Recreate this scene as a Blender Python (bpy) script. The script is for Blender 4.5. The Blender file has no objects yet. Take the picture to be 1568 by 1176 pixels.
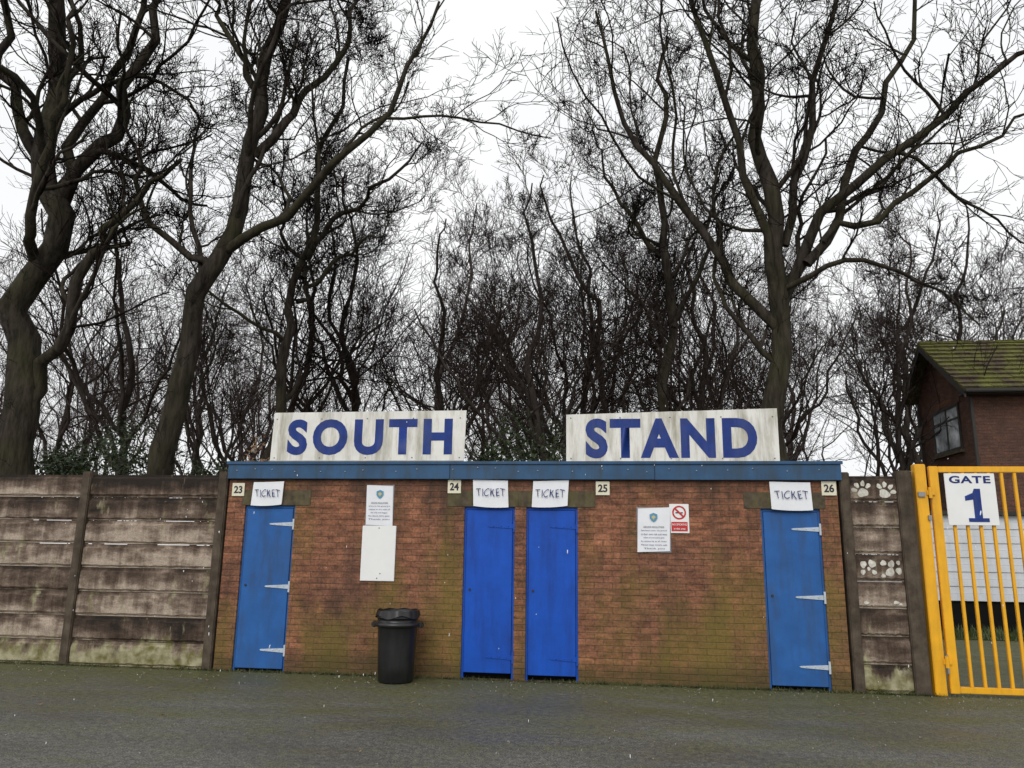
import bpy, bmesh, math, random
import numpy as np
from mathutils import Matrix, Vector
random.seed(7)
S = bpy.context.scene
COL = S.collection

# ------------------------------------------------------------ helpers
def empty(name, loc=(0,0,0)):
    e = bpy.data.objects.new(name, None); e.empty_display_size = .2
    e.location = loc; COL.objects.link(e); return e
def link(name, me, mat=None, parent=None):
    o = bpy.data.objects.new(name, me); COL.objects.link(o)
    if mat: me.materials.append(mat)
    if parent:
        o.parent = parent; o.matrix_parent_inverse = Matrix.Translation(-Vector(parent.location))
    return o
def bm_obj(name, bm, mat=None, parent=None, smooth=False):
    me = bpy.data.meshes.new(name); bm.to_mesh(me); bm.free()
    if smooth:
        for p in me.polygons: p.use_smooth = True
    return link(name, me, mat, parent)
def add_box(bm, x0,x1,y0,y1,z0,z1, bev=0):
    r = bmesh.ops.create_cube(bm, size=1)
    vs = r['verts']
    for v in vs:
        v.co = Vector((x0 + (v.co.x+.5)*(x1-x0), y0+(v.co.y+.5)*(y1-y0), z0+(v.co.z+.5)*(z1-z0)))
    if bev:
        es = list({e for v in vs for e in v.link_edges})
        bmesh.ops.bevel(bm, geom=es, offset=bev, segments=2, affect='EDGES')
def boxes(name, lst, mat, parent=None, bev=0):
    bm = bmesh.new()
    for b in lst: add_box(bm, *b, bev=bev)
    return bm_obj(name, bm, mat, parent)
def poly(name, pts, mat, parent=None, thick=0.0):
    bm = bmesh.new(); vs = [bm.verts.new(p) for p in pts]; f = bm.faces.new(vs)
    if thick:
        r = bmesh.ops.extrude_face_region(bm, geom=[f])
        for v in r['geom']:
            if isinstance(v, bmesh.types.BMVert): v.co.y += thick
        bmesh.ops.recalc_face_normals(bm, faces=bm.faces)
    return bm_obj(name, bm, mat, parent)
def text(name, s, x0,x1,z0,z1,y, mat, parent, bold=0.0, space=1.0, shear=0.0, jit=0):
    cu = bpy.data.curves.new('t','FONT'); cu.body = s; cu.offset = bold; cu.space_character = space
    cu.shear = shear; cu.resolution_u = 5; cu.extrude = 0
    t = bpy.data.objects.new('t', cu); COL.objects.link(t)
    dg = bpy.context.evaluated_depsgraph_get()
    me = bpy.data.meshes.new_from_object(t.evaluated_get(dg))
    bpy.data.objects.remove(t)
    n = len(me.vertices); co = np.empty(n*3); me.vertices.foreach_get('co', co); co = co.reshape(-1,3)
    mn = co.min(0); mx = co.max(0)
    out = np.empty_like(co)
    u = (co[:,0]-mn[0])/(mx[0]-mn[0]); w = (co[:,1]-mn[1])/(mx[1]-mn[1])
    out[:,0] = x0 + u*(x1-x0); out[:,2] = z0 + w*(z1-z0); out[:,1] = y
    if jit: out[:,2] += jit*np.sin(u*17); out[:,0] += jit*np.sin(w*5+u*9)
    me.vertices.foreach_set('co', out.ravel()); me.update()
    return link(name, me, mat, parent)

# ------------------------------------------------------------ materials
class M:
    def __init__(s, name, rough=.8, spec=.3):
        s.m = bpy.data.materials.new(name); s.m.use_nodes = True
        s.nt = s.m.node_tree; s.b = s.nt.nodes['Principled BSDF']
        s.b.inputs['Roughness'].default_value = rough
        s.b.inputs['Specular IOR Level'].default_value = spec
        s.tc = s.nt.nodes.new('ShaderNodeTexCoord').outputs['Object']
    def n(s, t): return s.nt.nodes.new(t)
    def put(s, sock, v):
        if hasattr(v,'is_output'): s.nt.links.new(v, sock)
        else: sock.default_value = v
    def scale(s, sc, vec=None):
        m = s.n('ShaderNodeMapping'); s.put(m.inputs['Vector'], vec or s.tc); m.inputs['Scale'].default_value = sc
        return m.outputs[0]
    def noise(s, sc, det=4, rough=.55, vec=None, dist=0):
        t = s.n('ShaderNodeTexNoise'); s.put(t.inputs['Vector'], vec or s.tc)
        t.inputs['Scale'].default_value = sc; t.inputs['Detail'].default_value = det
        t.inputs['Roughness'].default_value = rough; t.inputs['Distortion'].default_value = dist
        return t.outputs['Fac']
    def vor(s, sc, vec=None, out='Distance'):
        t = s.n('ShaderNodeTexVoronoi'); s.put(t.inputs['Vector'], vec or s.tc); t.inputs['Scale'].default_value = sc
        return t.outputs[out]
    def math(s, op, a, b=0.0, c=None, clamp=False):
        t = s.n('ShaderNodeMath'); t.operation = op; t.use_clamp = clamp
        s.put(t.inputs[0], a); s.put(t.inputs[1], b)
        if c is not None: s.put(t.inputs[2], c)
        return t.outputs[0]
    def ramp(s, f, stops):
        t = s.n('ShaderNodeValToRGB'); s.put(t.inputs[0], f)
        e = t.color_ramp.elements
        while len(e) < len(stops): e.new(.5)
        for i,(p,c) in enumerate(stops):
            e[i].position = p
            e[i].color = (c,c,c,1) if isinstance(c,(int,float)) else (*c,1)
        return t.outputs[0]
    def mix(s, f, a, b, mode='MIX'):
        t = s.n('ShaderNodeMix'); t.data_type = 'RGBA'; t.blend_type = mode
        s.put(t.inputs[0], f)
        s.put(t.inputs[6], (*a,1) if isinstance(a,tuple) else a)
        s.put(t.inputs[7], (*b,1) if isinstance(b,tuple) else b)
        return t.outputs[2]
    def xyz(s, vec=None):
        t = s.n('ShaderNodeSeparateXYZ'); s.put(t.inputs[0], vec or s.tc); return t.outputs
    def comb(s, x,y,z):
        t = s.n('ShaderNodeCombineXYZ'); s.put(t.inputs[0],x); s.put(t.inputs[1],y); s.put(t.inputs[2],z); return t.outputs[0]
    def bump(s, h, st=.5, d=.02):
        t = s.n('ShaderNodeBump'); s.put(t.inputs['Height'], h); t.inputs['Strength'].default_value = st
        t.inputs['Distance'].default_value = d; s.put(s.b.inputs['Normal'], t.outputs[0])
    def col(s, c): s.put(s.b.inputs['Base Color'], (*c,1) if isinstance(c,tuple) else c)
    def rough(s, c): s.put(s.b.inputs['Roughness'], c)

def brick_mat(name, c1, c2, mortar, moss=(.10,.10,.03), mossamt=.5, bs=(.225,.075), grime=1.0):
    m = M(name, .82, .25)
    o = m.xyz(); xx = m.math('ADD', o[0], o[1])
    wob = m.noise(1.5, 1)
    v = m.comb(xx, m.math('ADD', o[2], m.math('MULTIPLY', wob, .012)), 0.0)
    t = m.n('ShaderNodeTexBrick'); m.put(t.inputs['Vector'], v)
    t.inputs['Scale'].default_value = 1; t.inputs['Brick Width'].default_value = bs[0]; t.inputs['Row Height'].default_value = bs[1]
    t.inputs['Mortar Size'].default_value = .006; t.inputs['Mortar Smooth'].default_value = .7; t.inputs['Bias'].default_value = 0
    m.put(t.inputs['Color1'], (*c1,1)); m.put(t.inputs['Color2'], (*c2,1)); m.put(t.inputs['Mortar'], (*mortar,1))
    big = m.noise(.8, 4, .62)
    c = m.mix(m.ramp(big, [(.42,0),(.60,.8*grime)]), t.outputs['Color'], m.mix(.75, t.outputs['Color'], (c1[0]*.42,c1[1]*.50,c1[2]*.65)))
    bl = m.noise(1, 2, .7, m.scale((4.4,4.4,13)))
    c = m.mix(.9*grime, c, m.ramp(bl, [(.32,.55),(.5,1.0),(.68,1.45)]), 'MULTIPLY')
    fine = m.noise(34, 4, .75)
    c = m.mix(.9, c, m.ramp(fine, [(.28,.35),(.7,1.45)]), 'MULTIPLY')
    strk = m.noise(1, 5, .7, m.scale((2.6,2.6,.7)))
    c = m.mix(m.ramp(strk, [(.48,0),(.66,.65*grime)]), c, (.060,.038,.026))
    # darker brown streaks, stronger towards the top of the wall
    tg = m.math('ADD', m.math('MULTIPLY', m.math('SUBTRACT', o[2], 1.75), .55), m.math('SUBTRACT', strk, .5))
    c = m.mix(m.ramp(tg, [(.12,0),(.42,.55*grime)]), c, (.055,.036,.026))
    lm = m.noise(1, 5, .75, m.scale((5,5,7)))
    c = m.mix(m.ramp(lm, [(.63,0),(.73,.38*grime)]), c, (.32,.26,.20))
    mn = m.noise(1, 5, .68, m.scale((1.3,1.3,.55)))
    g = m.math('SUBTRACT', .75, m.math('MULTIPLY', o[2], .45))
    f = m.math('MULTIPLY', m.ramp(m.math('ADD', mn, m.math('MULTIPLY', g, .20)), [(.50,0),(.72,1)]), mossamt)
    c = m.mix(f, c, m.mix(fine, (moss[0]*.4,moss[1]*.45,moss[2]*.5), (moss[0]*1.3,moss[1]*1.25,moss[2])))
    foot = m.math('ADD', m.math('MULTIPLY', o[2], 2.2), m.math('MULTIPLY', big, -.6))
    c = m.mix(m.ramp(foot, [(.0,.55),(.35,0)]), c, (.045,.042,.018))
    m.col(c)
    m.bump(m.math('ADD', m.math('MULTIPLY', t.outputs['Fac'], -1.0), m.math('MULTIPLY', fine, .7)), .8, .010)
    return m.m

BRICK = brick_mat('brick_wall', (.325,.138,.074), (.215,.088,.050), (.17,.108,.066), (.19,.145,.035), .75)
BRICK2 = brick_mat('house_brick', (.225,.10,.066), (.15,.072,.052), (.14,.10,.07), (.10,.09,.05), .2, grime=.7)

def concrete_mat():
    m = M('stained_concrete', .85, .25)
    o = m.xyz()
    rnd = m.n('ShaderNodeObjectInfo').outputs['Random']
    off = m.comb(m.math('ADD', o[0], m.math('MULTIPLY', rnd, 37.0)), o[1], o[2])
    fr = m.math('FRACT', m.math('DIVIDE', o[2], .3175))
    blot = m.noise(1.9, 5, .62, m.scale((1,1,2.4), off))
    strk = m.noise(1, 5, .65, m.scale((9,9,.8), off))
    f = m.math('ADD', m.math('MULTIPLY', blot, .95), m.math('MULTIPLY', strk, .46))
    f = m.math('ADD', f, m.math('MULTIPLY', m.math('SUBTRACT', .5, fr), .24))
    f = m.math('ADD', f, m.math('MULTIPLY', m.math('SUBTRACT', rnd, .5), .24))
    top = m.ramp(m.math('MULTIPLY', o[2], .333), [(.72,0),(.84,.18)])
    f = m.math('SUBTRACT', f, top)
    c = m.ramp(f, [(.44,(.022,.016,.012)),(.60,(.070,.047,.034)),(.73,(.165,.120,.090)),(.90,(.42,.34,.27))])
    fine = m.noise(60, 3, .6)
    c = m.mix(.6, c, m.ramp(fine, [(.3,.55),(.7,1.3)]), 'MULTIPLY')
    lo = m.math('SUBTRACT', 1.0, m.math('MULTIPLY', o[2], 3.0))
    mn = m.noise(1, 5, .65, m.scale((4.5,4.5,1.6)))
    mf = m.ramp(m.math('ADD', mn, m.math('MULTIPLY', m.math('MAXIMUM', lo, -.35), .28)), [(.50,0),(.62,.85)])
    c = m.mix(mf, c, m.mix(m.ramp(m.noise(7,3),[(.35,0),(.65,1)]), (.13,.12,.03), (.42,.39,.25)))
    m.col(c); m.bump(m.math('ADD', fine, m.math('MULTIPLY', blot, 2.0)), .5, .008)
    return m.m
CONC = concrete_mat()
def simple(name, c, rough=.6, spec=.4, var=.15, sc=6, stain=None, stain_amt=.4, metal=0, bump=0):
    m = M(name, rough, spec)
    n = m.noise(sc, 3, .6)
    cc = m.mix(1.0, c, m.ramp(n, [(.3,1-var),(.7,1+var)]), 'MULTIPLY')
    if stain:
        s = m.noise(1, 5, .68, m.scale((7,7,1.1)))
        cc = m.mix(m.math('MULTIPLY', m.ramp(s, [(.46,0),(.70,1)]), stain_amt), cc, stain)
        s2 = m.noise(45, 3, .6); cc = m.mix(m.ramp(s2, [(.66,0),(.74,.5*stain_amt)]), cc, stain)
    m.b.inputs['Metallic'].default_value = metal
    m.col(cc)
    if bump: m.bump(m.noise(sc*6, 3), .4, bump)
    return m.m
DOOR_L = simple('door_paint_light_blue', (.020,.105,.33), .55, .3, .14, 3, (.035,.06,.11), .6, bump=.003)
DOOR_D = simple('door_paint_blue', (.004,.074,.44), .5, .3, .12, 3, (.008,.03,.18), .5, bump=.003)
FASC = simple('fascia_paint', (.022,.078,.17), .55, .4, .2, 3, (.03,.045,.05), .7, bump=.003)
WHITE = simple('white_plastic', (.80,.80,.79), .45, .4, .03, 4)
PAPER = simple('white_paper', (.78,.79,.82), .6, .3, .05, 5)
SIGNW = simple('weathered_sign_white', (.74,.73,.68), .6, .3, .08, 3, (.26,.23,.15), .75)
LETTER = simple('sign_letter_blue', (.006,.030,.19), .5, .3, .2, 8, (.10,.12,.22), .25)
NAVY = simple('navy_ink', (.012,.025,.14), .6, .3, .05)
BLACKINK = simple('black_ink', (.03,.03,.04), .6, .3, .05)
GREYINK = simple('grey_ink', (.25,.27,.30), .6, .3, .05)
RED = simple('red_print', (.50,.03,.03), .5, .4, .05)
CRESTB = simple('crest_blue', (.10,.28,.42), .5, .4, .1, 30)
CRESTY = simple('crest_gold', (.55,.45,.20), .5, .4, .1, 30)
CREAM = simple('number_plate_cream', (.72,.68,.52), .5, .4, .05)
LINTEL = simple('lintel_concrete', (.085,.068,.045), .85, .2, .4, 9, (.13,.12,.04), .6, bump=.005)
YEL = simple('gate_yellow_paint', (.82,.41,.012), .4, .45, .08, 5, (.35,.17,.02), .35)
BIN = simple('bin_black_plastic', (.009,.009,.010), .34, .5, .3, 8, (.03,.03,.03), .4, bump=.002)
DARK = simple('near_black', (.008,.008,.008), .9, .1)
HINGE = simple('galvanised_hinge', (.46,.52,.58), .5, .5, .15, 20)
STEEL = simple('grey_steel', (.3,.3,.3), .5, .5, .1, 20, metal=.6)
FELT = simple('roof_felt', (.05,.05,.045), .9, .2, .3, 4)
CLAD = simple('pale_cladding', (.66,.68,.71), .5, .4, .06, 2, (.42,.43,.43), .35)
PVC = simple('dark_window_frame', (.03,.025,.02), .5, .4)
GLASS = simple('window_glass', (.30,.33,.35), .08, .9, .5, 2.5)  # pale base colour carries the sky reflection and a white curtain
TRIM = simple('sign_trim',(.45,.44,.40),.6)
BACK = simple('backing_board',(.35,.33,.3))

def bark(name, dark, light, green=.3, bump=True):
    m = M(name, .9, .1)
    n = m.noise(1, 4, .65, m.scale((10,10,2.0)))
    c = m.ramp(n, [(.3,dark),(.68,light)])
    g = m.noise(.7, 2)
    c = m.mix(m.math('MULTIPLY', m.ramp(g, [(.45,0),(.65,1)]), green), c, (.045,.046,.018))
    m.col(c)
    if bump: m.bump(n, 1.0, .04)
    return m.m
def flat(name,c):
    m=M(name,1.0,0.0); m.col(c); return m.m
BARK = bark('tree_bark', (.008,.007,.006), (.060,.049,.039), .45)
BARK2 = bark('midground_bark_hazed', (.020,.016,.014), (.065,.052,.046), .15, False)  # lighter than the near bark: slight haze put into the colour
BARK3 = flat('distant_bark_hazed', (.075,.062,.058))  # lighter again: distance haze put into the bark colour
TWIG = flat('twig_bark',(.017,.014,.012)); TWIG2=flat('midground_twig_hazed',(.040,.030,.027)); TWIG3=flat('distant_twig_hazed',(.085,.066,.062))  # TWIG2 slightly and TWIG3 more lightened, haze put into the colour

def ground_mat():
    m = M('asphalt', .6, .25)
    o = m.xyz()
    fine = m.noise(70, 2, .7); mid = m.noise(17, 5, .7); big = m.noise(.5, 4, .6, m.scale((.6,1.6,1)))
    gr = m.math('ADD', m.math('MULTIPLY', fine, .6), m.math('MULTIPLY', mid, .4))
    c = m.ramp(gr, [(.36,(.034,.033,.029)),(.5,(.092,.090,.080)),(.66,(.26,.25,.22))])
    c = m.mix(.75, c, m.ramp(big, [(.3,.6),(.7,1.35)]), 'MULTIPLY')
    c = m.mix(m.ramp(m.vor(30), [(.07,.7),(.16,0)]), c, (.25,.24,.21))
    near = m.ramp(m.math('ADD', m.math('MULTIPLY', o[1], .25), 1.0), [(.0,0.08),(.45,.15),(.78,.20),(.99,.33)])
    mo = m.math('ADD', m.math('MULTIPLY', m.noise(1.6, 5, .7, m.scale((.7,1.6,1))), .6), m.math('MULTIPLY', mid, .4))
    mf = m.ramp(m.math('ADD', mo, near), [(.58,0),(.76,.78)])
    c = m.mix(mf, c, m.mix(m.ramp(gr,[(.38,0),(.62,1)]), (.032,.036,.011), (.15,.15,.055)))
    m.col(c)
    m.rough(m.ramp(big, [(.38,.42),(.62,.8)]))
    m.bump(gr, 1.0, .016)
    return m.m
GROUND = ground_mat()
def soil_mat():
    m = M('woodland_soil', .95, .1)
    c = m.ramp(m.noise(3, 4, .7), [(.3,(.035,.026,.016)),(.55,(.075,.05,.03)),(.7,(.05,.06,.02))])
    m.col(c); return m.m
SOIL = soil_mat()
def leafmat(name, a, b):
    m = M(name, .5, .4); r = m.noise(8, 1)
    m.col(m.ramp(r, [(.35,a),(.65,b)])); return m.m
HOLLY = leafmat('evergreen_leaf', (.015,.028,.010), (.045,.065,.020))
GRASS = leafmat('grass_blades', (.04,.06,.018), (.09,.11,.035))
DEADLEAF = leafmat('dead_leaf', (.14,.065,.03), (.26,.17,.08))
LITTER = leafmat('leaf_litter', (.035,.024,.014), (.11,.075,.035))
def tile_mat():
    m = M('mossy_roof_tile', .85, .2)
    n = m.noise(2.2, 5, .65); f = m.noise(26, 3, .6)
    c = m.ramp(n, [(.38,(.075,.052,.04)),(.52,(.115,.11,.035)),(.72,(.165,.175,.045))])
    c = m.mix(.8, c, m.ramp(f, [(.3,.5),(.7,1.3)]), 'MULTIPLY')
    m.col(c); m.bump(f, .8, .03); return m.m
TILE = tile_mat()

# ------------------------------------------------------------ ground
def sheet(name, x0,x1,y0,y1,z,mat):
    bm = bmesh.new(); bm.faces.new([bm.verts.new(p) for p in ((x0,y0,z),(x1,y0,z),(x1,y1,z),(x0,y1,z))])
    return bm_obj(name, bm, mat)
sheet('ground', -400,400,-400,400,0,GROUND)
sheet('woodland_floor', -200,3.6,.35,200,.006,SOIL)
sheet('woodland_floor', 3.6,200,9.5,200,.006,SOIL)

# ------------------------------------------------------------ turnstile building
B = empty('turnstile_building', (-1.2,1.2,0))
XL, XR = -5.17, 2.77
doors = [(-4.90,-4.23,.04,DOOR_L,1),(-1.88,-1.257,.08,DOOR_D,0),(-1.068,-.449,.07,DOOR_D,0),(1.86,2.53,.05,DOOR_L,1)]
segs=[]; x=XL
for d in doors: segs.append((x,d[0]-.02,0,.22,0,2.13)); x=d[1]+.02
segs.append((x,XR,0,.22,0,2.13)); segs.append((XL,XR,0,.22,2.13,2.478))
segs += [(XL,XL+.22,.22,2.6,0,2.478),(XR-.22,XR,.22,2.6,0,2.478),(XL+.22,XR-.22,2.38,2.6,0,2.478)]
boxes('brick_walls', segs, BRICK, B)
boxes('dark_gap_backing', [(d[0]-.018,d[1]+.018,.14,.2,.0,2.128) for d in doors], DARK, B)  # black backing sheets, the darkness of the door gaps is in their colour
boxes('lintels', [(-4.97,-4.00,-.008,.1,2.127,2.33),(-2.13,-.20,-.008,.1,2.127,2.335),(1.64,2.62,-.008,.1,2.127,2.33)], LINTEL, B, .004)
boxes('flat_roof', [(XL-.02,XR+.06,-.02,2.7,2.482,2.66)], FELT, B)
boxes('fascia_board', [(-5.18,-2.1,-.065,-.022,2.48,2.70),(-2.095,.55,-.065,-.022,2.478,2.70),(.555,2.82,-.065,-.022,2.476,2.695)], FASC, B, .004)
boxes('fascia_drip_edge', [(-5.2,2.84,-.085,-.066,2.672,2.712)], FASC, B, .004)
bm = bmesh.new()
xx=-5.05
while xx<2.75:
    r=bmesh.ops.create_uvsphere(bm,u_segments=8,v_segments=5,radius=.011,matrix=Matrix.Translation((xx,-.066,2.60+random.uniform(-.03,.03)))); xx+=random.uniform(.22,.5)
bm_obj('fascia_bolts', bm, STEEL, B, True)
for i,(a,b,z0,mt,str_) in enumerate(doors):
    y=.018
    boxes(f'door_{i+1}', [(a+.012,b-.012,y,y+.045,z0,2.085)], mt, B, .004)
    boxes(f'door_frame_{i+1}', [(a-.02,a+.008,.03,.13,0.0,2.128),(b-.008,b+.02,.03,.13,0.0,2.128),(a+.008,b-.008,.03,.13,2.09,2.128)], mt, B, .003)
    zs = (1.88,1.07,.27)
    bm = bmesh.new()
    for zc in zs:
        if not str_ and zc==1.07: continue
        L=.33; xe=b-.004
        vs=[(xe,zc-.028),(xe,zc+.028),(xe-L*.94,zc+.010),(xe-L,zc),(xe-L*.94,zc-.010)]
        fv=[bm.verts.new((p[0],y-.009,p[1])) for p in vs]; bv=[bm.verts.new((p[0],y-.001,p[1])) for p in vs]
        bm.faces.new(fv); 
        for k in range(5): bm.faces.new((fv[k],bv[k],bv[(k+1)%5],fv[(k+1)%5]))
        add_box(bm, b-.002,b+.02,-.004,.012,zc-.07,zc+.07)
        for q in (.06,.15,.25):
            bmesh.ops.create_uvsphere(bm,u_segments=8,v_segments=5,radius=.008,matrix=Matrix.Translation((xe-q,y-.009,zc)))
    bmesh.ops.recalc_face_normals(bm, faces=bm.faces)
    bm_obj(f'strap_hinges_{i+1}', bm, HINGE if str_ else mt, B)
    bm=bmesh.new(); bmesh.ops.create_cone(bm,cap_ends=True,segments=14,radius1=.016,radius2=.014,depth=.012,matrix=Matrix.Translation((a+.07,y-.006,1.08))@Matrix.Rotation(math.pi/2,4,'X'))
    bm_obj(f'lock_{i+1}', bm, BLACKINK, B)

# roof signs
def roof_sign(pts, word, tx0,tx1,tz0,tz1, sp):
    cx=(pts[0][0]+pts[1][0])/2
    e = empty('roof_sign', (cx,-.03,2.7))
    poly('panel', [(p[0],-.05,p[1]) for p in pts], SIGNW, e, .02)
    text('letters', word, tx0,tx1,tz0,tz1,-.053, LETTER, e, .045, sp)
    x0,x1=pts[0][0],pts[1][0]
    boxes('support_frame', [(x0+.1+k*(x1-x0-.25)/3, x0+.15+k*(x1-x0-.25)/3, -.028,.03,2.66,3.26) for k in range(4)]
          +[(x0+.1,x1-.1,.032,.07,3.05,3.10)], STEEL, e)
    z0=pts[0][1]
    boxes('edge_trim',[(x0,x1,-.056,-.0515,z0+.002,z0+.014)],TRIM,e)
    bm=bmesh.new()
    for k in range(5):
        for zz in (z0+.05,z0+.58):
            bmesh.ops.create_uvsphere(bm,u_segments=8,v_segments=5,radius=.010,matrix=Matrix.Translation((x0+.06+k*(x1-x0-.12)/4,-.051,zz)))
    bm_obj('screws',bm,STEEL,e)
roof_sign([(-4.60,2.715),(-1.92,2.715),(-1.90,3.395),(-4.58,3.385)], 'SOUTH', -4.37,-2.08,2.80,3.29, 1.28)
roof_sign([(-.57,2.70),(2.10,2.70),(2.10,3.385),(-.57,3.325)], 'STAND', -.32,1.84,2.75,3.27, 1.18)

# number plates
for s,x,z in (('23',-5.03,2.335),('24',-2.04,2.385),('25',-.106,2.37),('26',2.67,2.38)):
    e=empty('number_plate',(x,-.01,z)); h=.088
    boxes('plate',[(x-h,x+h,-.022,-.01,z-h,z+h)],CREAM,e,.003)
    text('number',s,x-.06,x+.06,z-.05,z+.05,-.0245,BLACKINK,e,.03)

def paper(name,x,z,w,h,y,parent,mat=PAPER,curl=.01,sag=0.0,seed=0):
    rs=random.Random(seed); bm=bmesh.new(); N=8; g=[]
    tilt=rs.uniform(-.02,.02)
    for j in range(N+1):
        row=[]
        for i in range(N+1):
            u=i/N-.5; v=j/N-.5
            yy=y-.002-curl*(abs(v-.5)*abs(u)*1.6)*(1+.5*math.sin(u*9+seed))-.004*math.sin(v*7+seed)*curl*30
            row.append(bm.verts.new((x+u*w+tilt*v, yy, z+v*h+tilt*u-(sag*(.25-u*u)*4*(1 if v<0 else .15)))))
        g.append(row)
    for j in range(N):
        for i in range(N): bm.faces.new((g[j][i],g[j][i+1],g[j+1][i+1],g[j+1][i]))
    return bm_obj(name,bm,mat,parent,True)
for i,(x,z,w,h) in enumerate(((-4.60,2.285,.43,.31),(-1.554,2.30,.46,.345),(-.777,2.30,.46,.33),(2.208,2.285,.49,.34))):
    e=empty('ticket_sign',(x,-.03,z))
    boxes('backing_board',[(x-w/2+.006,x+w/2-.006,-.030,-.012,z-h/2+.02,z+h/2-.004)],BACK,e)
    paper('paper',x,z,w,h,-.034,e,curl=.010,sag=.012,seed=i)
    text('ticket_text','TICKET',x-w*.40,x+w*.40,z-.05+.01*(i%2),z+.05+.01*(i%2),-.058,NAVY,e,-.008,1.15,.1*(i%3-1),.006)

# posters
def crest(e,x,z,s,y):
    poly('crest_shield',[(x-s*.5,y,z+s*.4),(x-s*.5,y,z-.1*s),(x-s*.28,y,z-s*.42),(x,y,z-s*.6),(x+s*.28,y,z-s*.42),(x+s*.5,y,z-.1*s),(x+s*.5,y,z+s*.4),(x,y,z+s*.6)],CRESTB,e)
    poly('crest_chevron',[(x-s*.3,y-.002,z+.05*s),(x,y-.002,z+s*.3),(x+s*.3,y-.002,z+.05*s),(x,y-.002,z-s*.3)],CRESTY,e)
def poster(x,z,w,h,lines,seed):
    e=empty('poster',(x,-.01,z))
    boxes('backing',[(x-w/2-.008,x+w/2+.008,-.012,-.001,z-h/2-.008,z+h/2+.008)],GREYINK,e)
    paper('sheet',x,z,w,h,-.014,e,curl=.006,seed=seed)
    crest(e,x,z+h*.28,.095,-.026)
    for k,t in enumerate(lines):
        ww=w*.40*(1 if k%3 else .8); zz=z+h*.06-k*h*.082
        text(f'line_{k+1}',t,x-ww,x+ww,zz-.011,zz+.011,-.026,BLACKINK if k<1 else NAVY,e,.0)
poster(-3.04,2.135,.36,.52,['GROUND REGULATIONS','entry to the ground is','subject to the rules of','the club and league.','No refunds will be given','Thank you'],1)
poster(.526,1.856,.40,.54,['GROUND REGULATIONS','Spectators enter this ground','at their own risk and must','follow all instructions given','by stewards at all times.','Please keep tickets safe','Thank you'],2)
e=empty('blank_notice_board',(-3.03,-.01,1.51))
boxes('board',[(-3.255,-2.80,-.02,-.002,1.165,1.87)],WHITE,e,.004)
bm=bmesh.new()
for px,pz in ((-3.03,1.84),(-3.03,1.20),(-2.99,1.26)):
    bmesh.ops.create_uvsphere(bm,u_segments=8,v_segments=5,radius=.009,matrix=Matrix.Translation((px,-.02,pz)))
bm_obj('screws',bm,STEEL,e)
e=empty('no_smoking_sign',(.845,-.01,1.997))
boxes('plate',[(.725,.965,-.012,-.001,1.817,2.177)],WHITE,e,.002)
bm=bmesh.new(); N=32; ri,ro=.066,.086; c=(.845,2.07)
A=[bm.verts.new((c[0]+ri*math.cos(2*math.pi*k/N),-.015,c[1]+ri*math.sin(2*math.pi*k/N))) for k in range(N)]
Bv=[bm.verts.new((c[0]+ro*math.cos(2*math.pi*k/N),-.015,c[1]+ro*math.sin(2*math.pi*k/N))) for k in range(N)]
for k in range(N): bm.faces.new((A[k],A[(k+1)%N],Bv[(k+1)%N],Bv[k]))
bm_obj('red_ring',bm,RED,e)
d=.05; q=.008
poly('red_slash',[(c[0]-d-q,-.0165,c[1]+d-q),(c[0]-d+q,-.0165,c[1]+d+q),(c[0]+d+q,-.0165,c[1]-d+q),(c[0]+d-q,-.0165,c[1]-d-q)],RED,e)
boxes('cigarette',[(.80,.89,-.0145,-.0135,2.06,2.075)],BLACKINK,e)
boxes('red_panel',[(.745,.945,-.0155,-.0125,1.84,1.955)],RED,e)
text('sign_text','NO SMOKING',.755,.935,1.91,1.935,-.0175,WHITE,e,.01)
text('sign_text_small','in this area',.775,.915,1.86,1.882,-.0175,WHITE,e,.01)

# ------------------------------------------------------------ litter bin
bx,by=-2.63,-.36; zs=.955
e=empty('litter_bin',(bx,by,0))
prof=[(0,.0),(.205,.0),(.215,.015),(.222,.2),(.232,.45),(.240,.66),(.243,.672),(.285,.678),(.292,.70),(.285,.725),(.248,.732),(.250,.775),(.262,.78),(.262,.80),(.248,.803),(.246,.845),(.255,.85),(.255,.868),(.238,.87),(.232,.80),(.215,.1),(0,.1)]
bm=bmesh.new(); K=40; rings=[]
for r,z in prof:
    rings.append([bm.verts.new((bx+max(r,.001)*math.cos(2*math.pi*k/K),by+max(r,.001)*math.sin(2*math.pi*k/K),z*zs+.004)) for k in range(K)])
for i in range(len(prof)-1):
    for k in range(K): bm.faces.new((rings[i][k],rings[i][(k+1)%K],rings[i+1][(k+1)%K],rings[i+1][k]))
bm_obj('bin_body',bm,BIN,e,True)
boxes('side_handles',[(bx-.325,bx-.27,by-.05,by+.05,.63,.70),(bx+.27,bx+.325,by-.05,by+.05,.63,.70)],BIN,e,.015)
bm=bmesh.new(); vs=[]; ex=[]
for i in range(60):
    a=2*math.pi*i/60; vs.append(bm.verts.new((bx+.258*math.cos(a),by+.258*math.sin(a),.84+.006*math.sin(a*9))))
    rr=.272+.008*math.sin(a*13); ex.append(bm.verts.new((bx+rr*math.cos(a),by+rr*math.sin(a),.765+.02*math.sin(a*5+1))))
for i in range(60): bm.faces.new((vs[i],vs[(i+1)%60],ex[(i+1)%60],ex[i]))
bm_obj('bin_liner',bm,BIN,e,True)

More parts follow.
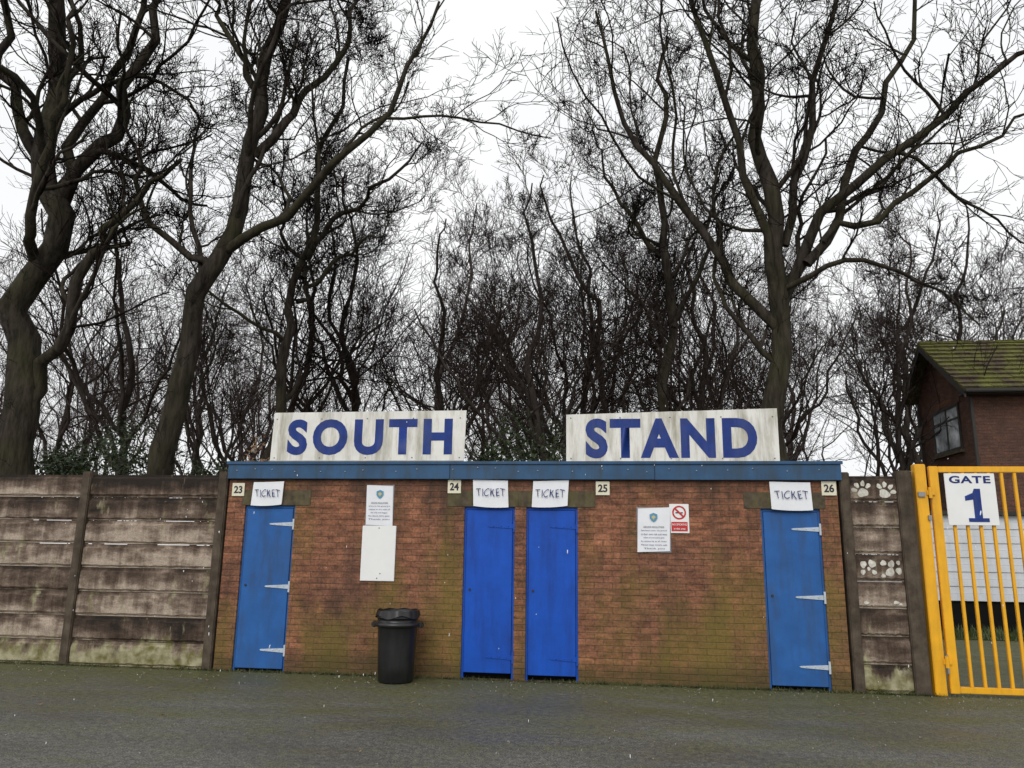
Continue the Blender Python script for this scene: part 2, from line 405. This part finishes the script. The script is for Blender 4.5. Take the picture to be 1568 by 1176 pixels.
# ------------------------------------------------------------ concrete fences
def boards(e,x0,x1,H=2.54,nb=8):
    bh=H/nb
    for k in range(nb):
        bm=bmesh.new(); z0=k*bh+.004; z1=(k+1)*bh-.004
        add_box(bm,x0,x1,.035,.085,z0,z1)
        N=26; xs=[x0+.015+(x1-x0-.03)*i/N for i in range(N+1)]
        rows=[(z0+.014,.034),(z0+.034+random.uniform(0,.01),.008),(z0+.5*bh,.004),(z1-.055,.008),(z1-.030,.034)]
        g=[[bm.verts.new((xv,yv+(random.uniform(-.003,.003) if 0<j<4 else 0),zv+(random.uniform(-.007,.007) if 0<i<N else 0))) for i,xv in enumerate(xs)] for j,(zv,yv) in enumerate(rows)]
        for j in range(4):
            for i in range(N): bm.faces.new((g[j][i],g[j][i+1],g[j+1][i+1],g[j+1][i]))
        bm_obj('panel_board',bm,CONC,e)
CONCP=simple('dark_concrete_post',(.085,.066,.048),.85,.2,.4,7,(.03,.024,.016),.7,bump=.006)
def post(e,x,w=.13,H=2.58):
    bm=bmesh.new(); add_box(bm,x-w/2,x+w/2,-.03,.12,0,H,bev=.012); bm_obj('fence_post',bm,CONCP,e)
e=empty('concrete_panel_fence',(-9,0,0))
px=[-5.26,-7.29,-9.33,-11.36,-13.4,-15.4]
for x in px: post(e,x)
for a,b in zip(px[1:],px[:-1]): boards(e,a+.055,b-.055)
e=empty('concrete_panel_fence',(3.2,0,0))
post(e,2.86,.12); post(e,3.56,.18,2.6); boards(e,2.91,3.48)
PAW=simple('faded_white_paint',(.60,.58,.51),.8,.2,.25,25,(.14,.11,.08),.6)
def blob(bm,cx,cz,rx,rz,rot=0,y=.0):
    vs=[]
    for k in range(18):
        a=2*math.pi*k/18; f=1+.10*math.sin(3*a+cx*40)+.05*math.sin(5*a)
        px_,pz_=rx*math.cos(a)*f,rz*math.sin(a)*f
        vs.append(bm.verts.new((cx+px_*math.cos(rot)-pz_*math.sin(rot),y,cz+px_*math.sin(rot)+pz_*math.cos(rot))))
    bm.faces.new(vs)
def paw(x,z,s,ang=0):
    bm=bmesh.new(); ca,sa=math.cos(ang),math.sin(ang)
    def at(u,v): return x+(u*ca-v*sa)*s, z+(u*sa+v*ca)*s
    p=at(0,-.22); blob(bm,p[0],p[1],.34*s,.27*s,ang)
    for a in (-62,-22,22,62):
        p=at(.52*math.sin(math.radians(a)),-.14+.52*math.cos(math.radians(a))); blob(bm,p[0],p[1],.13*s,.19*s,ang-math.radians(a))
    return bm_obj('painted_paw',bm,PAW,e)
bh=2.54/8
paw(3.06,7.46*bh,.19,ang=.3); paw(3.34,7.42*bh,.19,ang=-.4)
bm=bmesh.new()
for (u,v,r) in ((-.20,.04,.042),(-.21,-.05,.032),(-.10,.05,.048),(-.08,-.05,.03),(.03,.06,.036),(.12,.05,.042),(.10,-.045,.055),(.20,-.03,.040),(.02,-.09,.026),(-.14,-.01,.022),(.2,.065,.026)):
    blob(bm,3.21+u,4.50*bh+v,r,r*.85,u*9)
for (u,v,r) in ((-.19,0,.03),(.15,.01,.033),(.2,-.01,.02)): blob(bm,3.2+u,3.03*bh+v+.06,r,r*.6,0)
bm_obj('painted_flowers',bm,PAW,e)
e=empty('concrete_panel_fence',(10,0,0))
px=[6.98+2.03*k for k in range(6)]
for x in px: post(e,x)
for a,b in zip(px[:-1],px[1:]): boards(e,a+.055,b-.055)

# ------------------------------------------------------------ yellow gate
e=empty('yellow_metal_gate',(5.2,0,0))
boxes('gate_post',[(3.69,3.82,-.02,.10,0,2.68),(6.72,6.85,-.02,.10,0,2.68)],YEL,e,.008)
boxes('gate_frame',[(3.86,3.965,-.01,.05,.03,2.655),(6.58,6.68,-.01,.05,.03,2.655),(3.965,6.58,-.008,.048,2.58,2.652),(3.965,6.58,-.008,.048,.035,.105)],YEL,e,.006)
bars=[]; x=4.085
while x<6.5: bars.append((x,x+.035,.002,.037,.105,2.58)); x+=.147
boxes('gate_bars',bars,YEL,e,.004)
bm=bmesh.new()
for z in (.38,2.33):
    add_box(bm,3.80,3.90,-.035,-.012,z-.03,z+.03,bev=.005)
    bmesh.ops.create_cone(bm,cap_ends=True,segments=12,radius1=.022,radius2=.022,depth=.13,matrix=Matrix.Translation((3.84,-.04,z)))
bm_obj('gate_hinges',bm,YEL,e)
boxes('bolt',[(3.83,3.85,-.06,-.03,.25,.46),(3.79,3.83,-.05,-.02,2.0,2.06),(3.70,3.78,-.045,-.022,2.28,2.34)],STEEL,e,.003)
e=empty('gate_sign',(4.30,-.03,2.25))
boxes('plate',[(4.02,4.59,-.03,-.014,1.945,2.565)],WHITE,e,.003)
text('gate_text','GATE',4.07,4.54,2.445,2.535,-.033,NAVY,e,.03,1.1)
poly('digit_one',[(4.32,-.033,1.99),(4.41,-.033,1.99),(4.41,-.033,2.38),(4.34,-.033,2.38),(4.32,-.033,2.33),(4.23,-.033,2.29),(4.23,-.033,2.235),(4.32,-.033,2.25)],LETTER,e)
boxes('digit_foot',[(4.25,4.48,-.0345,-.0315,1.985,2.03)],LETTER,e)

# things behind the gate
e=empty('clad_shed',(9,8.8,0))
boxes('base',[(4.6,16,8.02,9.4,0,.66)],DARK,e)  # plain near-black band below the cladding
rows=[]; z=.66
while z<2.42: rows.append((4.5,16.1,7.96+.02*(len(rows)%2),9.4,z,z+.148)); z+=.15
boxes('cladding',rows,CLAD,e,.006)
boxes('shed_roof',[(4.4,16.2,7.85,9.5,2.46,2.54)],FELT,e)
def tufts(name,n,fn,mat,h0,h1,w=.006,seed=1):
    rs=random.Random(seed); V=[];F=[]
    for i in range(n):
        x,y,z=fn(rs); a=rs.uniform(0,6.28); h=rs.uniform(h0,h1); lx=rs.gauss(0,.35)*h; ly=rs.gauss(0,.35)*h
        b=len(V); V+=[(x-w*math.cos(a),y-w*math.sin(a),z),(x+w*math.cos(a),y+w*math.sin(a),z),(x+lx,y+ly,z+h)]; F.append((b,b+1,b+2))
    me=bpy.data.meshes.new(name); me.from_pydata(V,[],F); return link(name,me,mat)
sheet('grass_verge',3.7,40,6.6,7.9,.008,simple('turf',(.05,.06,.02),.9,.1,.4,5))
tufts('grass',4500,lambda r:(r.uniform(4,14),r.uniform(6.6,7.9),.008),GRASS,.05,.22,.012,3)
tufts('wall_foot_weeds',3600,lambda r:(lambda x:(x,-.01-abs(r.gauss(0,.035)),0))(r.choice([-8.1,-7.2,-5.3,-4.0,-3.4,-2.1,-.3,.2,1.1,1.6,2.7,3.4])+r.gauss(0,.4)),GRASS,.012,.06,.004,5)

# ------------------------------------------------------------ brick house
e=empty('brick_house',(13,12,0))
bm=bmesh.new()
add_box(bm,9,18,10.2,13.6,0,5.9)
vs=[(9,10.2,5.9),(9,13.6,5.9),(9,12.9,6.7),(9,12.2,7.3)]; v2=[(18,p[1],p[2]) for p in vs]
a=[bm.verts.new(p) for p in vs]; b=[bm.verts.new(p) for p in v2]
bm.faces.new(a); bm.faces.new(b)
bm_obj('walls',bm,BRICK2,e)
def slab(bm,p0,p1,t,x0,x1):
    d=Vector((0,p1[0]-p0[0],p1[1]-p0[1])).normalized(); nv=Vector((0,-d.z,d.y))
    if nv.z<0: nv=-nv
    q=[Vector((0,p0[0],p0[1]))+nv*t,Vector((0,p1[0],p1[1])),Vector((0,p1[0],p1[1]))-nv*.03,Vector((0,p0[0],p0[1]))-nv*.03]
    A=[bm.verts.new((x0,v.y,v.z)) for v in q]; C=[bm.verts.new((x1,v.y,v.z)) for v in q]
    bm.faces.new(A); bm.faces.new(C[::-1])
    for k in range(4): bm.faces.new((A[k],A[(k+1)%4],C[(k+1)%4],C[k]))
RX=8.62
bm=bmesh.new(); NC=11
for k in range(NC):
    f0=k/NC; f1=(k+1)/NC+.01
    nx=28
    for j in range(nx):
        xa=RX+j*(18.4-RX)/nx; xb=xa+(18.4-RX)/nx-.012
        slab(bm,(9.75+2.45*f0,5.62+1.78*f0),(9.75+2.45*f1,5.62+1.78*f1),.045+random.uniform(0,.022),xa,xb)
    slab(bm,(13.9-1.7*f0,6.0+1.4*f0),(13.9-1.7*f1,6.0+1.4*f1),.05,RX,18.4)
bmesh.ops.recalc_face_normals(bm,faces=bm.faces)
bm_obj('roof_tiles',bm,TILE,e)
boxes('ridge_tiles',[(RX+.5*k,RX+.49+.5*k,12.1,12.3,7.36,7.47) for k in range(19)],TILE,e,.03)
boxes('gutter',[(RX,18.4,9.64,9.76,5.52,5.61)],PVC,e,.02)
boxes('soffit',[(RX+.05,18.3,9.78,10.2,5.5,5.56)],PVC,e)
boxes('downpipe',[(8.9,8.98,10.12,10.19,0,5.5),(8.91,8.98,13.4,13.48,0,5.9)],PVC,e,.01)
bm=bmesh.new()
for (ye,ze) in ((9.75,5.58),(13.9,5.96)):
    q=[(12.2,7.36),(ye,ze),(ye,ze-.17),(12.2,7.18)]
    A=[bm.verts.new((RX+.01,p[0],p[1])) for p in q]; C=[bm.verts.new((RX+.05,p[0],p[1])) for p in q]
    bm.faces.new(A); bm.faces.new(C)
    for k in range(4): bm.faces.new((A[k],A[(k+1)%4],C[(k+1)%4],C[k]))
bm_obj('bargeboards',bm,PVC,e)
boxes('window_frame',[(8.955,8.998,10.95,12.65,4.28,4.36),(8.955,8.998,10.95,12.65,5.42,5.5),(8.956,8.997,10.95,11.03,4.36,5.42),(8.956,8.997,12.57,12.65,4.36,5.42),(8.957,8.996,11.72,11.78,4.36,5.42),(8.958,8.995,11.03,12.57,5.1,5.14)],PVC,e)
boxes('window_glass',[(8.975,8.994,11.03,12.57,4.36,5.42)],GLASS,e)
boxes('window_sill',[(8.90,8.997,10.9,12.7,4.2,4.275)],LINTEL,e)
boxes('window_lintel',[(8.97,8.998,10.85,12.75,5.505,5.68)],BRICK,e)
boxes('front_window',[(12.5,14.2,10.15,10.198,4.2,5.3)],GLASS,e)
boxes('front_window_frame',[(12.45,14.25,10.14,10.196,4.12,4.198),(12.45,14.25,10.14,10.196,5.302,5.38)],PVC,e)

# ------------------------------------------------------------ trees
def nrm(v): return v/np.maximum(np.linalg.norm(v,axis=-1,keepdims=True),1e-9)
def tubes(P,R,k,rng):
    Bn,n,_=P.shape
    T=nrm(np.gradient(P,axis=1))
    ref=nrm(np.cross(T[:,0],nrm(rng.normal(size=(Bn,3)))))[:,None,:]
    N1=nrm(ref-(ref*T).sum(-1,keepdims=True)*T); N2=np.cross(T,N1)
    a=np.arange(k)*2*np.pi/k
    V=P[:,:,None,:]+R[:,:,None,None]*(np.cos(a)[None,None,:,None]*N1[:,:,None,:]+np.sin(a)[None,None,:,None]*N2[:,:,None,:])
    b=np.arange(Bn)[:,None,None]*n*k; i=np.arange(n-1)[None,:,None]*k; j=np.arange(k)[None,None,:]; j2=(j+1)%k
    Q=np.stack([b+i+j,b+i+j2,b+i+k+j2,b+i+k+j],-1).reshape(-1,4)
    return V.reshape(-1,3),Q
def resample(pts,n,rng,wob):
    pts=np.array(pts,float); s=np.r_[0,np.cumsum(np.linalg.norm(np.diff(pts,axis=0),axis=1))]
    t=np.linspace(0,s[-1],n); P=np.stack([np.interp(t,s,pts[:,c]) for c in range(3)],-1)
    P[1:-1]=.25*P[:-2]+.5*P[1:-1]+.25*P[2:]
    P[1:-1]+=rng.normal(size=(n-2,3))*wob
    P[1:-1]=.2*P[:-2]+.6*P[1:-1]+.2*P[2:]
    return P
def grow(st,d,L,n,wob,up,rng):
    Bn=len(st); P=np.empty((Bn,n,3)); P[:,0]=st; d=d.copy(); bend=rng.normal(size=(Bn,3))*wob*.25
    for i in range(1,n):
        d=nrm(d+rng.normal(size=(Bn,3))*wob+bend+np.array([0,0,up])); P[:,i]=P[:,i-1]+d*(L/(n-1))[:,None]
    return P
def children(P,R,k,tmin,ang,ratio,rr,rng,minr,upb=.35,tmax=1.0):
    Bn,n,_=P.shape; L=np.linalg.norm(np.diff(P,axis=1),axis=2).sum(1)
    t=tmin+(tmax-tmin)*(np.arange(k)[None,:]+rng.uniform(.1,1.0,(Bn,k)))/k; t=np.clip(t,0,.999)
    f=t*(n-1); i=f.astype(int); w=(f-i)[...,None]; bi=np.arange(Bn)[:,None]
    st=P[bi,i]*(1-w)+P[bi,i+1]*w; d=nrm(P[bi,i+1]-P[bi,i]); r=R[bi,i]*(1-w[...,0])+R[bi,i+1]*w[...,0]
    rv=rng.normal(size=(Bn,k,3)); rv[...,2]+=upb; pr=nrm(rv-(rv*d).sum(-1,keepdims=True)*d)
    a=np.radians(ang)*rng.uniform(.6,1.3,(Bn,k,1))
    nd=nrm(np.cos(a)*d+np.sin(a)*pr)
    ln=L[:,None]*ratio*(1-.45*t)*rng.uniform(.6,1.35,(Bn,k))
    r0=np.maximum(r*rr*rng.uniform(.75,1.1,(Bn,k)),minr)
    return st.reshape(-1,3),nd.reshape(-1,3),ln.reshape(-1),r0.reshape(-1)
def taper(r0,n,tip,minr):
    s=np.linspace(0,1,n)[None,:]; return np.maximum(r0[:,None]*(1-(1-tip)*s),minr*.6)
def build_tree(name,seed,trunk,r0,limbs,nauto,autot,levels,minr=.0075,trunk_tip=.25,gn=.1,mats=None,autoratio=.36,epi=0):
    rng=np.random.default_rng(seed); Vs=[];Qs=[];Ms=[];off=0
    def emit(P,R,k,mi):
        nonlocal off
        V,Q=tubes(P,R,k,rng); Vs.append(V); Qs.append(Q+off); Ms.append(np.full(len(Q),mi,dtype=np.int32)); off+=len(V)
    n=26
    P0=resample(trunk,n,rng,gn)[None]; s=np.linspace(0,1,n)[None,:]
    R0=r0*(1-(1-trunk_tip)*s)+r0*.5*np.exp(-s*22); 
    R0=R0*(1+rng.normal(size=R0.shape)*.04)
    emit(P0,R0,14,0)
    if epi:
        st,d,L,r=children(P0,R0,epi,.14,70,.05,.01,rng,.006,upb=.0,tmax=.62)
        Pe=grow(st,d,L,6,.25,.02,rng); emit(Pe,taper(r,6,.4,.006),3,1)
        st,d,L,r=children(Pe,taper(r,6,.4,.006),3,.2,45,.6,.6,rng,.005)
        Pe=grow(st,d,L,4,.2,.02,rng); emit(Pe,taper(r,4,.4,.005),3,1)
    st,d,L,r=children(P0,R0,nauto,autot,48,autoratio,.42,rng,minr)
    n1=14
    P1=grow(st,d,L,n1,.21,.05,rng); R1=taper(r,n1,.25,minr)
    if limbs:
        PL=np.stack([resample(l[0],n1,rng,gn) for l in limbs]); RL=np.stack([l[1]*(1-.75*np.linspace(0,1,n1)) for l in limbs])
        P1=np.concatenate([P1,PL]); R1=np.concatenate([R1,RL])
    emit(P1,R1,8,0)
    Pp,Rp=P1,R1
    for li,(k,tmin,ang,ratio,nn,wob,up,sides,rr) in enumerate(levels):
        st,d,L,r=children(Pp,Rp,k,tmin,ang,ratio,rr,rng,minr)
        P=grow(st,d,np.maximum(L,.18),nn,wob,up,rng); R=taper(r,nn,.4,minr)
        emit(P,R,sides,0 if li==0 else 1); Pp,Rp=P,R
    V=np.concatenate(Vs).astype(np.float32); Q=np.concatenate(Qs).astype(np.int32); MI=np.concatenate(Ms)
    base=np.array(trunk[0],float); V=V-base.astype(np.float32)
    me=bpy.data.meshes.new(name); me.vertices.add(len(V)); me.vertices.foreach_set('co',V.ravel())
    me.loops.add(Q.size); me.loops.foreach_set('vertex_index',Q.ravel())
    me.polygons.add(len(Q)); me.polygons.foreach_set('loop_start',np.arange(0,Q.size,4,dtype=np.int32))
    mats=mats or (BARK,TWIG)
    for mt in mats: me.materials.append(mt)
    me.polygons.foreach_set('use_smooth',np.ones(len(Q),dtype=bool))
    me.polygons.foreach_set('material_index',MI)
    me.update(calc_edges=True)
    return me,base
#        k tmin ang ratio n wob up sides rr
LV=[(7,.12,44,.55,10,.23,.08,6,.52),(6,.12,42,.60,8,.21,.07,4,.57),(5,.12,40,.62,6,.18,.05,3,.62),(3,.15,38,.66,4,.16,.03,3,.65)]
def hero(seed,trunk,r0,limbs,nauto,autot,levels=LV,**k):
    me,b=build_tree('bare_tree',seed,trunk,r0,limbs,nauto,autot,levels,**k)
    o=bpy.data.objects.new('bare_tree',me); o.location=b; COL.objects.link(o); return o
hero(1,[(-11.6,4,0),(-11.8,4,3.2),(-12.0,4.1,6.3),(-11.95,4.1,8.9),(-12.4,4.2,11.3),(-12.5,4,14.5),(-12.2,4,17.5)],.40,[
  ([(-11.75,4,4.3),(-10.76,3.8,6.4),(-10.1,3.7,8.4),(-9.1,3.6,9.2),(-8.6,3.4,9.3)],.15),
  ([(-12.0,4.1,8.7),(-11.1,4.0,9.8),(-10.3,3.9,10.7),(-9.75,3.8,12.6),(-9.8,3.6,15.0)],.18),
  ([(-12.0,4.1,7.2),(-11.4,3.2,8.4),(-10.6,2.5,10.4),(-10.6,2.0,12.5)],.12),
  ([(-12.2,4.1,9.6),(-13.2,3.8,11.2),(-13.4,3.4,13.8),(-13.0,3,16)],.14),
  ([(-11.9,4.1,9.0),(-11.3,4.6,12.0),(-11.0,4.7,14.5),(-10.4,4.7,17)],.13)],9,.36,gn=.22,epi=90)
hero(2,[(-9.2,4.5,0),(-8.96,4.5,3.3),(-8.56,4.5,6.1),(-8.15,4.5,7.8),(-7.66,4.5,9.6),(-7.46,4.5,11.6),(-7.25,4.5,13.8),(-7.0,4.5,17)],.27,[
  ([(-8.2,4.5,7.6),(-7.2,4.3,8.1),(-6.2,4.2,8.7),(-5.1,4.1,9.8),(-4.0,4.0,11.4),(-3.5,4,13)],.11),
  ([(-8.3,4.5,7.2),(-9.3,4.2,8.0),(-10.0,4.0,9.4),(-10.3,4,11.2)],.09),
  ([(-7.6,4.5,9.9),(-6.6,4.9,11.4),(-6.0,5.0,13.2),(-5.4,5,15)],.11),
  ([(-7.5,4.5,11.2),(-8.4,4.2,12.6),(-8.9,4.0,14.5)],.09)],10,.38,gn=.17,trunk_tip=.3,epi=40)
hero(3,[(-8.3,7,0),(-8.0,7,3.6),(-7.62,7,6),(-7.26,7,8.8),(-7.0,7,11),(-6.6,7,14)],.16,[
  ([(-7.3,7,8.5),(-6.4,6.8,9.6),(-5.4,6.6,10.0),(-4.4,6.5,11.2)],.08),
  ([(-7.5,7,7.4),(-6.8,6.9,8.3),(-6.0,6.8,8.6),(-5.2,6.7,9.3)],.07),
  ([(-7.4,7,8.0),(-8.2,7.2,9.6),(-8.6,7.2,11.6)],.06)],9,.33,gn=.16)
hero(5,[(3.3,5,0),(3.23,5,3.3),(3.28,5,6.2),(3.52,5,8.3),(3.2,5,10.9),(3.3,5,14),(3.5,5,17)],.27,[
  ([(3.3,5,6.0),(4.0,4.9,7.3),(4.68,4.8,8.6),(6.17,4.6,10.0),(7.9,4.4,10.9),(9.2,4.3,11.6)],.13),
  ([(3.9,5,7.2),(4.6,5.2,9.0),(5.3,5.3,10.3),(6.4,5.4,12.7),(7,5.5,15)],.10),
  ([(3.28,5,5.9),(2.6,5.1,6.8),(2.09,5.1,7.7),(.96,5.2,9.5),(.04,5.3,11.9),(-.2,5.3,13.5)],.11),
  ([(3.3,5,6.4),(2.9,4.6,8.2),(2.2,4.2,10.4),(1.6,4.0,12.8),(1.4,4,15)],.10),
  ([(3.5,5,7.6),(4.1,4.6,9.8),(4.5,4.2,12.0),(4.6,4,15)],.095),
  ([(3.25,5,5.0),(2.7,5.2,5.9),(2.4,5.3,7.0),(2.3,5.4,8.6)],.07),
  ([(4.2,4.9,7.6),(5.8,4.8,8.4),(7.3,4.7,9.6),(8.6,4.5,10.0)],.075)],11,.36,gn=.17,trunk_tip=.2,epi=30)
hero(6,[(1.3,10,0),(1.41,10,4),(1.78,10,7.8),(1.3,10,10.4),(1.5,10,13.6),(1.8,10,16)],.19,[
  ([(1.5,10,9.4),(.3,10,11),(-.4,10,13.4)],.08),
  ([(1.7,10,7.4),(2.6,9.8,9.4),(3.4,9.7,12.2)],.08)],9,.33,gn=.18)
# generic mid / background trees, shared meshes
LB=[(6,.10,42,.60,8,.21,.10,5,.57),(5,.12,40,.64,6,.19,.08,3,.60),(4,.12,38,.68,5,.17,.06,3,.62),(2,.2,36,.7,4,.15,.04,3,.65)]
var=[];far=[]
for s in range(5):
    rg=np.random.default_rng(50+s); x=0;y=0; tr=[(0,0,0)]
    for z in (2,4,6,8,10,12,14):
        x+=rg.normal()*.35; y+=rg.normal()*.35; tr.append((x,y,z))
    lim=[]
    for q in range(5):
        a=rg.uniform(0,6.28); zz=rg.uniform(2.2,5.5); bx0=np.interp(zz,[t[2] for t in tr],[t[0] for t in tr]); by0=np.interp(zz,[t[2] for t in tr],[t[1] for t in tr])
        pts=[(bx0,by0,zz)]; rad=0; z=zz
        for st in range(1,5):
            rad+=rg.uniform(.5,1.1); a+=rg.normal()*.25; z+=rg.uniform(1.1,1.9)
            pts.append((bx0+rad*math.cos(a),by0+rad*math.sin(a),z))
        lim.append((pts,.085))
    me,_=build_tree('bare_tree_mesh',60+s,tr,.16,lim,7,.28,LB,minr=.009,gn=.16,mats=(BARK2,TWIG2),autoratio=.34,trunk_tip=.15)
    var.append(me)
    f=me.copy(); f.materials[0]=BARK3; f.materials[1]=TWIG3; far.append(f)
rs=random.Random(11)
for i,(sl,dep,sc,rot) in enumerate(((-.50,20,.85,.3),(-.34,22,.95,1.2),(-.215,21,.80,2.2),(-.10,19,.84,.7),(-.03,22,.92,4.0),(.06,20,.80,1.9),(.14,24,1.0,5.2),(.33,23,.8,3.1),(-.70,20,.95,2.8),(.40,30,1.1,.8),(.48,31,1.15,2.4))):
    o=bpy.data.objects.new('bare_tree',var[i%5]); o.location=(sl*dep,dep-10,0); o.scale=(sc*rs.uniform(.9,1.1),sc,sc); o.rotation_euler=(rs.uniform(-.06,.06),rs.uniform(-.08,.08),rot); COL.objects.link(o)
D=empty('distant_trees',(-5,25,0))
for ring,(dep,n,sc) in enumerate(((27,5,1.0),(32,6,1.05),(39,8,1.15),(48,9,1.25))):
    for j in range(n):
        sl=-1.0+1.75*(j+rs.uniform(.15,.85))/n; d=dep+rs.uniform(-2,2)
        x=sl*d; y=d-10
        if x>6 and y<18: continue
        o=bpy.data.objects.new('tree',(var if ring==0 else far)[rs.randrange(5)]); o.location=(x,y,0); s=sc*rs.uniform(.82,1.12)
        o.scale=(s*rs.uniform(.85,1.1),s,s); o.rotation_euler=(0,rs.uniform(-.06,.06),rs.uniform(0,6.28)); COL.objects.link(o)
        o.parent=D; o.matrix_parent_inverse=Matrix.Translation(-Vector(D.location))

# evergreen bushes behind the wall
def bush(name,c,rad,n,mat,seed,leaf=.05):
    rg=np.random.default_rng(seed); cl=rg.normal(size=(26,3)); cl=nrm(cl)*rg.uniform(.35,1,(26,1))*np.array(rad)
    ci=rg.integers(0,26,n); p=cl[ci]+rg.normal(size=(n,3))*np.array(rad)*.16
    p=p+np.array(c); p=p[p[:,2]>.05]; m=len(p)
    a=nrm(rg.normal(size=(m,3))); b=nrm(np.cross(a,rg.normal(size=(m,3)))); l=leaf*rg.uniform(.6,1.3,(m,1))
    V=np.stack([p-a*l,p+b*l*.45,p+a*l,p-b*l*.45],1).reshape(-1,3)
    me=bpy.data.meshes.new(name); F=np.arange(m*4).reshape(-1,4)
    me.from_pydata(V.tolist(),[],F.tolist()); return link(name,me,mat)
bush('holly_bush',(-11.6,6.0,3.1),(1.9,1.0,1.3),8000,HOLLY,1)
bush('holly_bush',(-8.4,6.2,2.5),(1.2,.8,1.0),3500,HOLLY,2)
bush('holly_bush',(-2.0,8.0,3.2),(1.4,1.0,1.6),6500,HOLLY,3)
bush('holly_bush',(4.6,6.0,2.0),(1.0,.8,.8),3000,HOLLY,4)
bush('beech_sprig',(-6.3,3.2,3.0),(.35,.3,.5),200,DEADLEAF,5,.045)
bush('beech_sprig',(2.9,3.2,2.75),(.3,.3,.3),160,DEADLEAF,6,.045)

def leaves(name,n,fn,mat,l0,l1,seed):
    rg=random.Random(seed); V=[];F=[]
    for i in range(n):
        x,y=fn(rg); a=rg.uniform(0,6.28); l=rg.uniform(l0,l1); z=.005+rg.uniform(0,.006)
        b=len(V); ca,sa=math.cos(a),math.sin(a)
        for u,v,h in ((-1,0,0),(0,.45,.008),(1,0,rg.uniform(0,.02)),(0,-.45,.006)):
            V.append((x+l*(u*ca-v*sa),y+l*(u*sa+v*ca),z+h))
        F.append((b,b+1,b+2,b+3))
    me=bpy.data.meshes.new(name); me.from_pydata(V,[],F); link(name,me,mat)
leaves('fallen_leaves',140,lambda r:(r.uniform(-8.5,5),-abs(r.gauss(0,1.2))-.05 if r.random()<.7 else r.uniform(-6,0)),DEADLEAF,.013,.03,5)
leaves('leaf_litter',2600,lambda r:(r.uniform(-15,3.7),-.012-abs(r.gauss(0,.045))),LITTER,.008,.022,6)
def grit():
    rg=random.Random(8); bm=bmesh.new()
    for i in range(500):
        x=rg.uniform(-8.5,5); y=-abs(rg.gauss(0,.5))-.03 if rg.random()<.5 else rg.uniform(-6,0)
        r=rg.uniform(.003,.009)
        bmesh.ops.create_icosphere(bm,subdivisions=1,radius=r,matrix=Matrix.Translation((x,y,r*.6)))
    bm_obj('gravel',bm,simple('pale_grit',(.24,.23,.20),.8,.2,.3,3))
grit()
def sleet():
    rg=random.Random(9); bm=bmesh.new()
    for i in range(80):
        y=rg.uniform(-5.5,-.4); d=y+10; x=d*rg.uniform(-.8,.5); z=rg.uniform(.1,3.0)
        r=rg.uniform(.002,.0035)
        bmesh.ops.create_icosphere(bm,subdivisions=1,radius=r,matrix=Matrix.Translation((x,y,z))@Matrix.Rotation(rg.uniform(-.1,.25),4,'Y')@Matrix.Diagonal((1,1,rg.uniform(2,5),1)))
    bm_obj('falling_sleet',bm,simple('sleet',(.8,.82,.85),.4,.4))
sleet()

# ------------------------------------------------------------ light
w=bpy.data.worlds.new('World'); S.world=w; w.use_nodes=True; nt=w.node_tree
bg=nt.nodes['Background']; sky=nt.nodes.new('ShaderNodeTexSky'); sky.sky_type='NISHITA'; sky.sun_disc=False
sky.sun_elevation=math.radians(40); sky.sun_rotation=math.radians(190); sky.dust_density=4
hs=nt.nodes.new('ShaderNodeHueSaturation'); hs.inputs['Saturation'].default_value=.12; nt.links.new(sky.outputs[0],hs.inputs['Color'])
tc=nt.nodes.new('ShaderNodeTexCoord'); nz=nt.nodes.new('ShaderNodeTexNoise'); nz.inputs['Scale'].default_value=2.2; nz.inputs['Detail'].default_value=3
nt.links.new(tc.outputs['Generated'],nz.inputs['Vector'])
rp=nt.nodes.new('ShaderNodeValToRGB'); nt.links.new(nz.outputs['Fac'],rp.inputs[0])
rp.color_ramp.elements[0].position=.3; rp.color_ramp.elements[0].color=(.85,.863,.88,1); rp.color_ramp.elements[1].position=.7; rp.color_ramp.elements[1].color=(.99,.995,1,1)
vm=nt.nodes.new('ShaderNodeVectorMath'); vm.operation='SCALE'; vm.inputs['Scale'].default_value=11.8; nt.links.new(rp.outputs[0],vm.inputs[0])
mx=nt.nodes.new('ShaderNodeMix'); mx.data_type='RGBA'; mx.inputs[0].default_value=.85
nt.links.new(hs.outputs[0],mx.inputs[6]); nt.links.new(vm.outputs[0],mx.inputs[7]); nt.links.new(mx.outputs[2],bg.inputs['Color'])
bg.inputs['Strength'].default_value=.10
sl=bpy.data.lights.new('sun','SUN'); sl.energy=1.2; sl.angle=math.radians(35); sl.color=(1,.98,.95)
so=bpy.data.objects.new('sun',sl); so.rotation_euler=(math.radians(50),0,math.radians(-10)); so.location=(0,-5,20); COL.objects.link(so)

# ------------------------------------------------------------ camera
cam=bpy.data.cameras.new('camera'); cam.sensor_width=36; cam.lens=27.05; cam.clip_end=2000; cam.clip_start=.05
co=bpy.data.objects.new('camera',cam); COL.objects.link(co); S.camera=co
psi,th,ro=math.radians(7.4),math.radians(12.2),math.radians(.8)
F=Vector((-math.sin(psi)*math.cos(th),math.cos(psi)*math.cos(th),math.sin(th)))
R0=Vector((math.cos(psi),math.sin(psi),0)); U0=R0.cross(F)
R=R0*math.cos(ro)+U0*math.sin(ro); U=U0*math.cos(ro)-R0*math.sin(ro)
co.matrix_world=Matrix(((R.x,U.x,-F.x,0),(R.y,U.y,-F.y,-10),(R.z,U.z,-F.z,1.577),(0,0,0,1)))
S.view_settings.view_transform='Standard'; S.view_settings.look='None'; S.view_settings.exposure=0
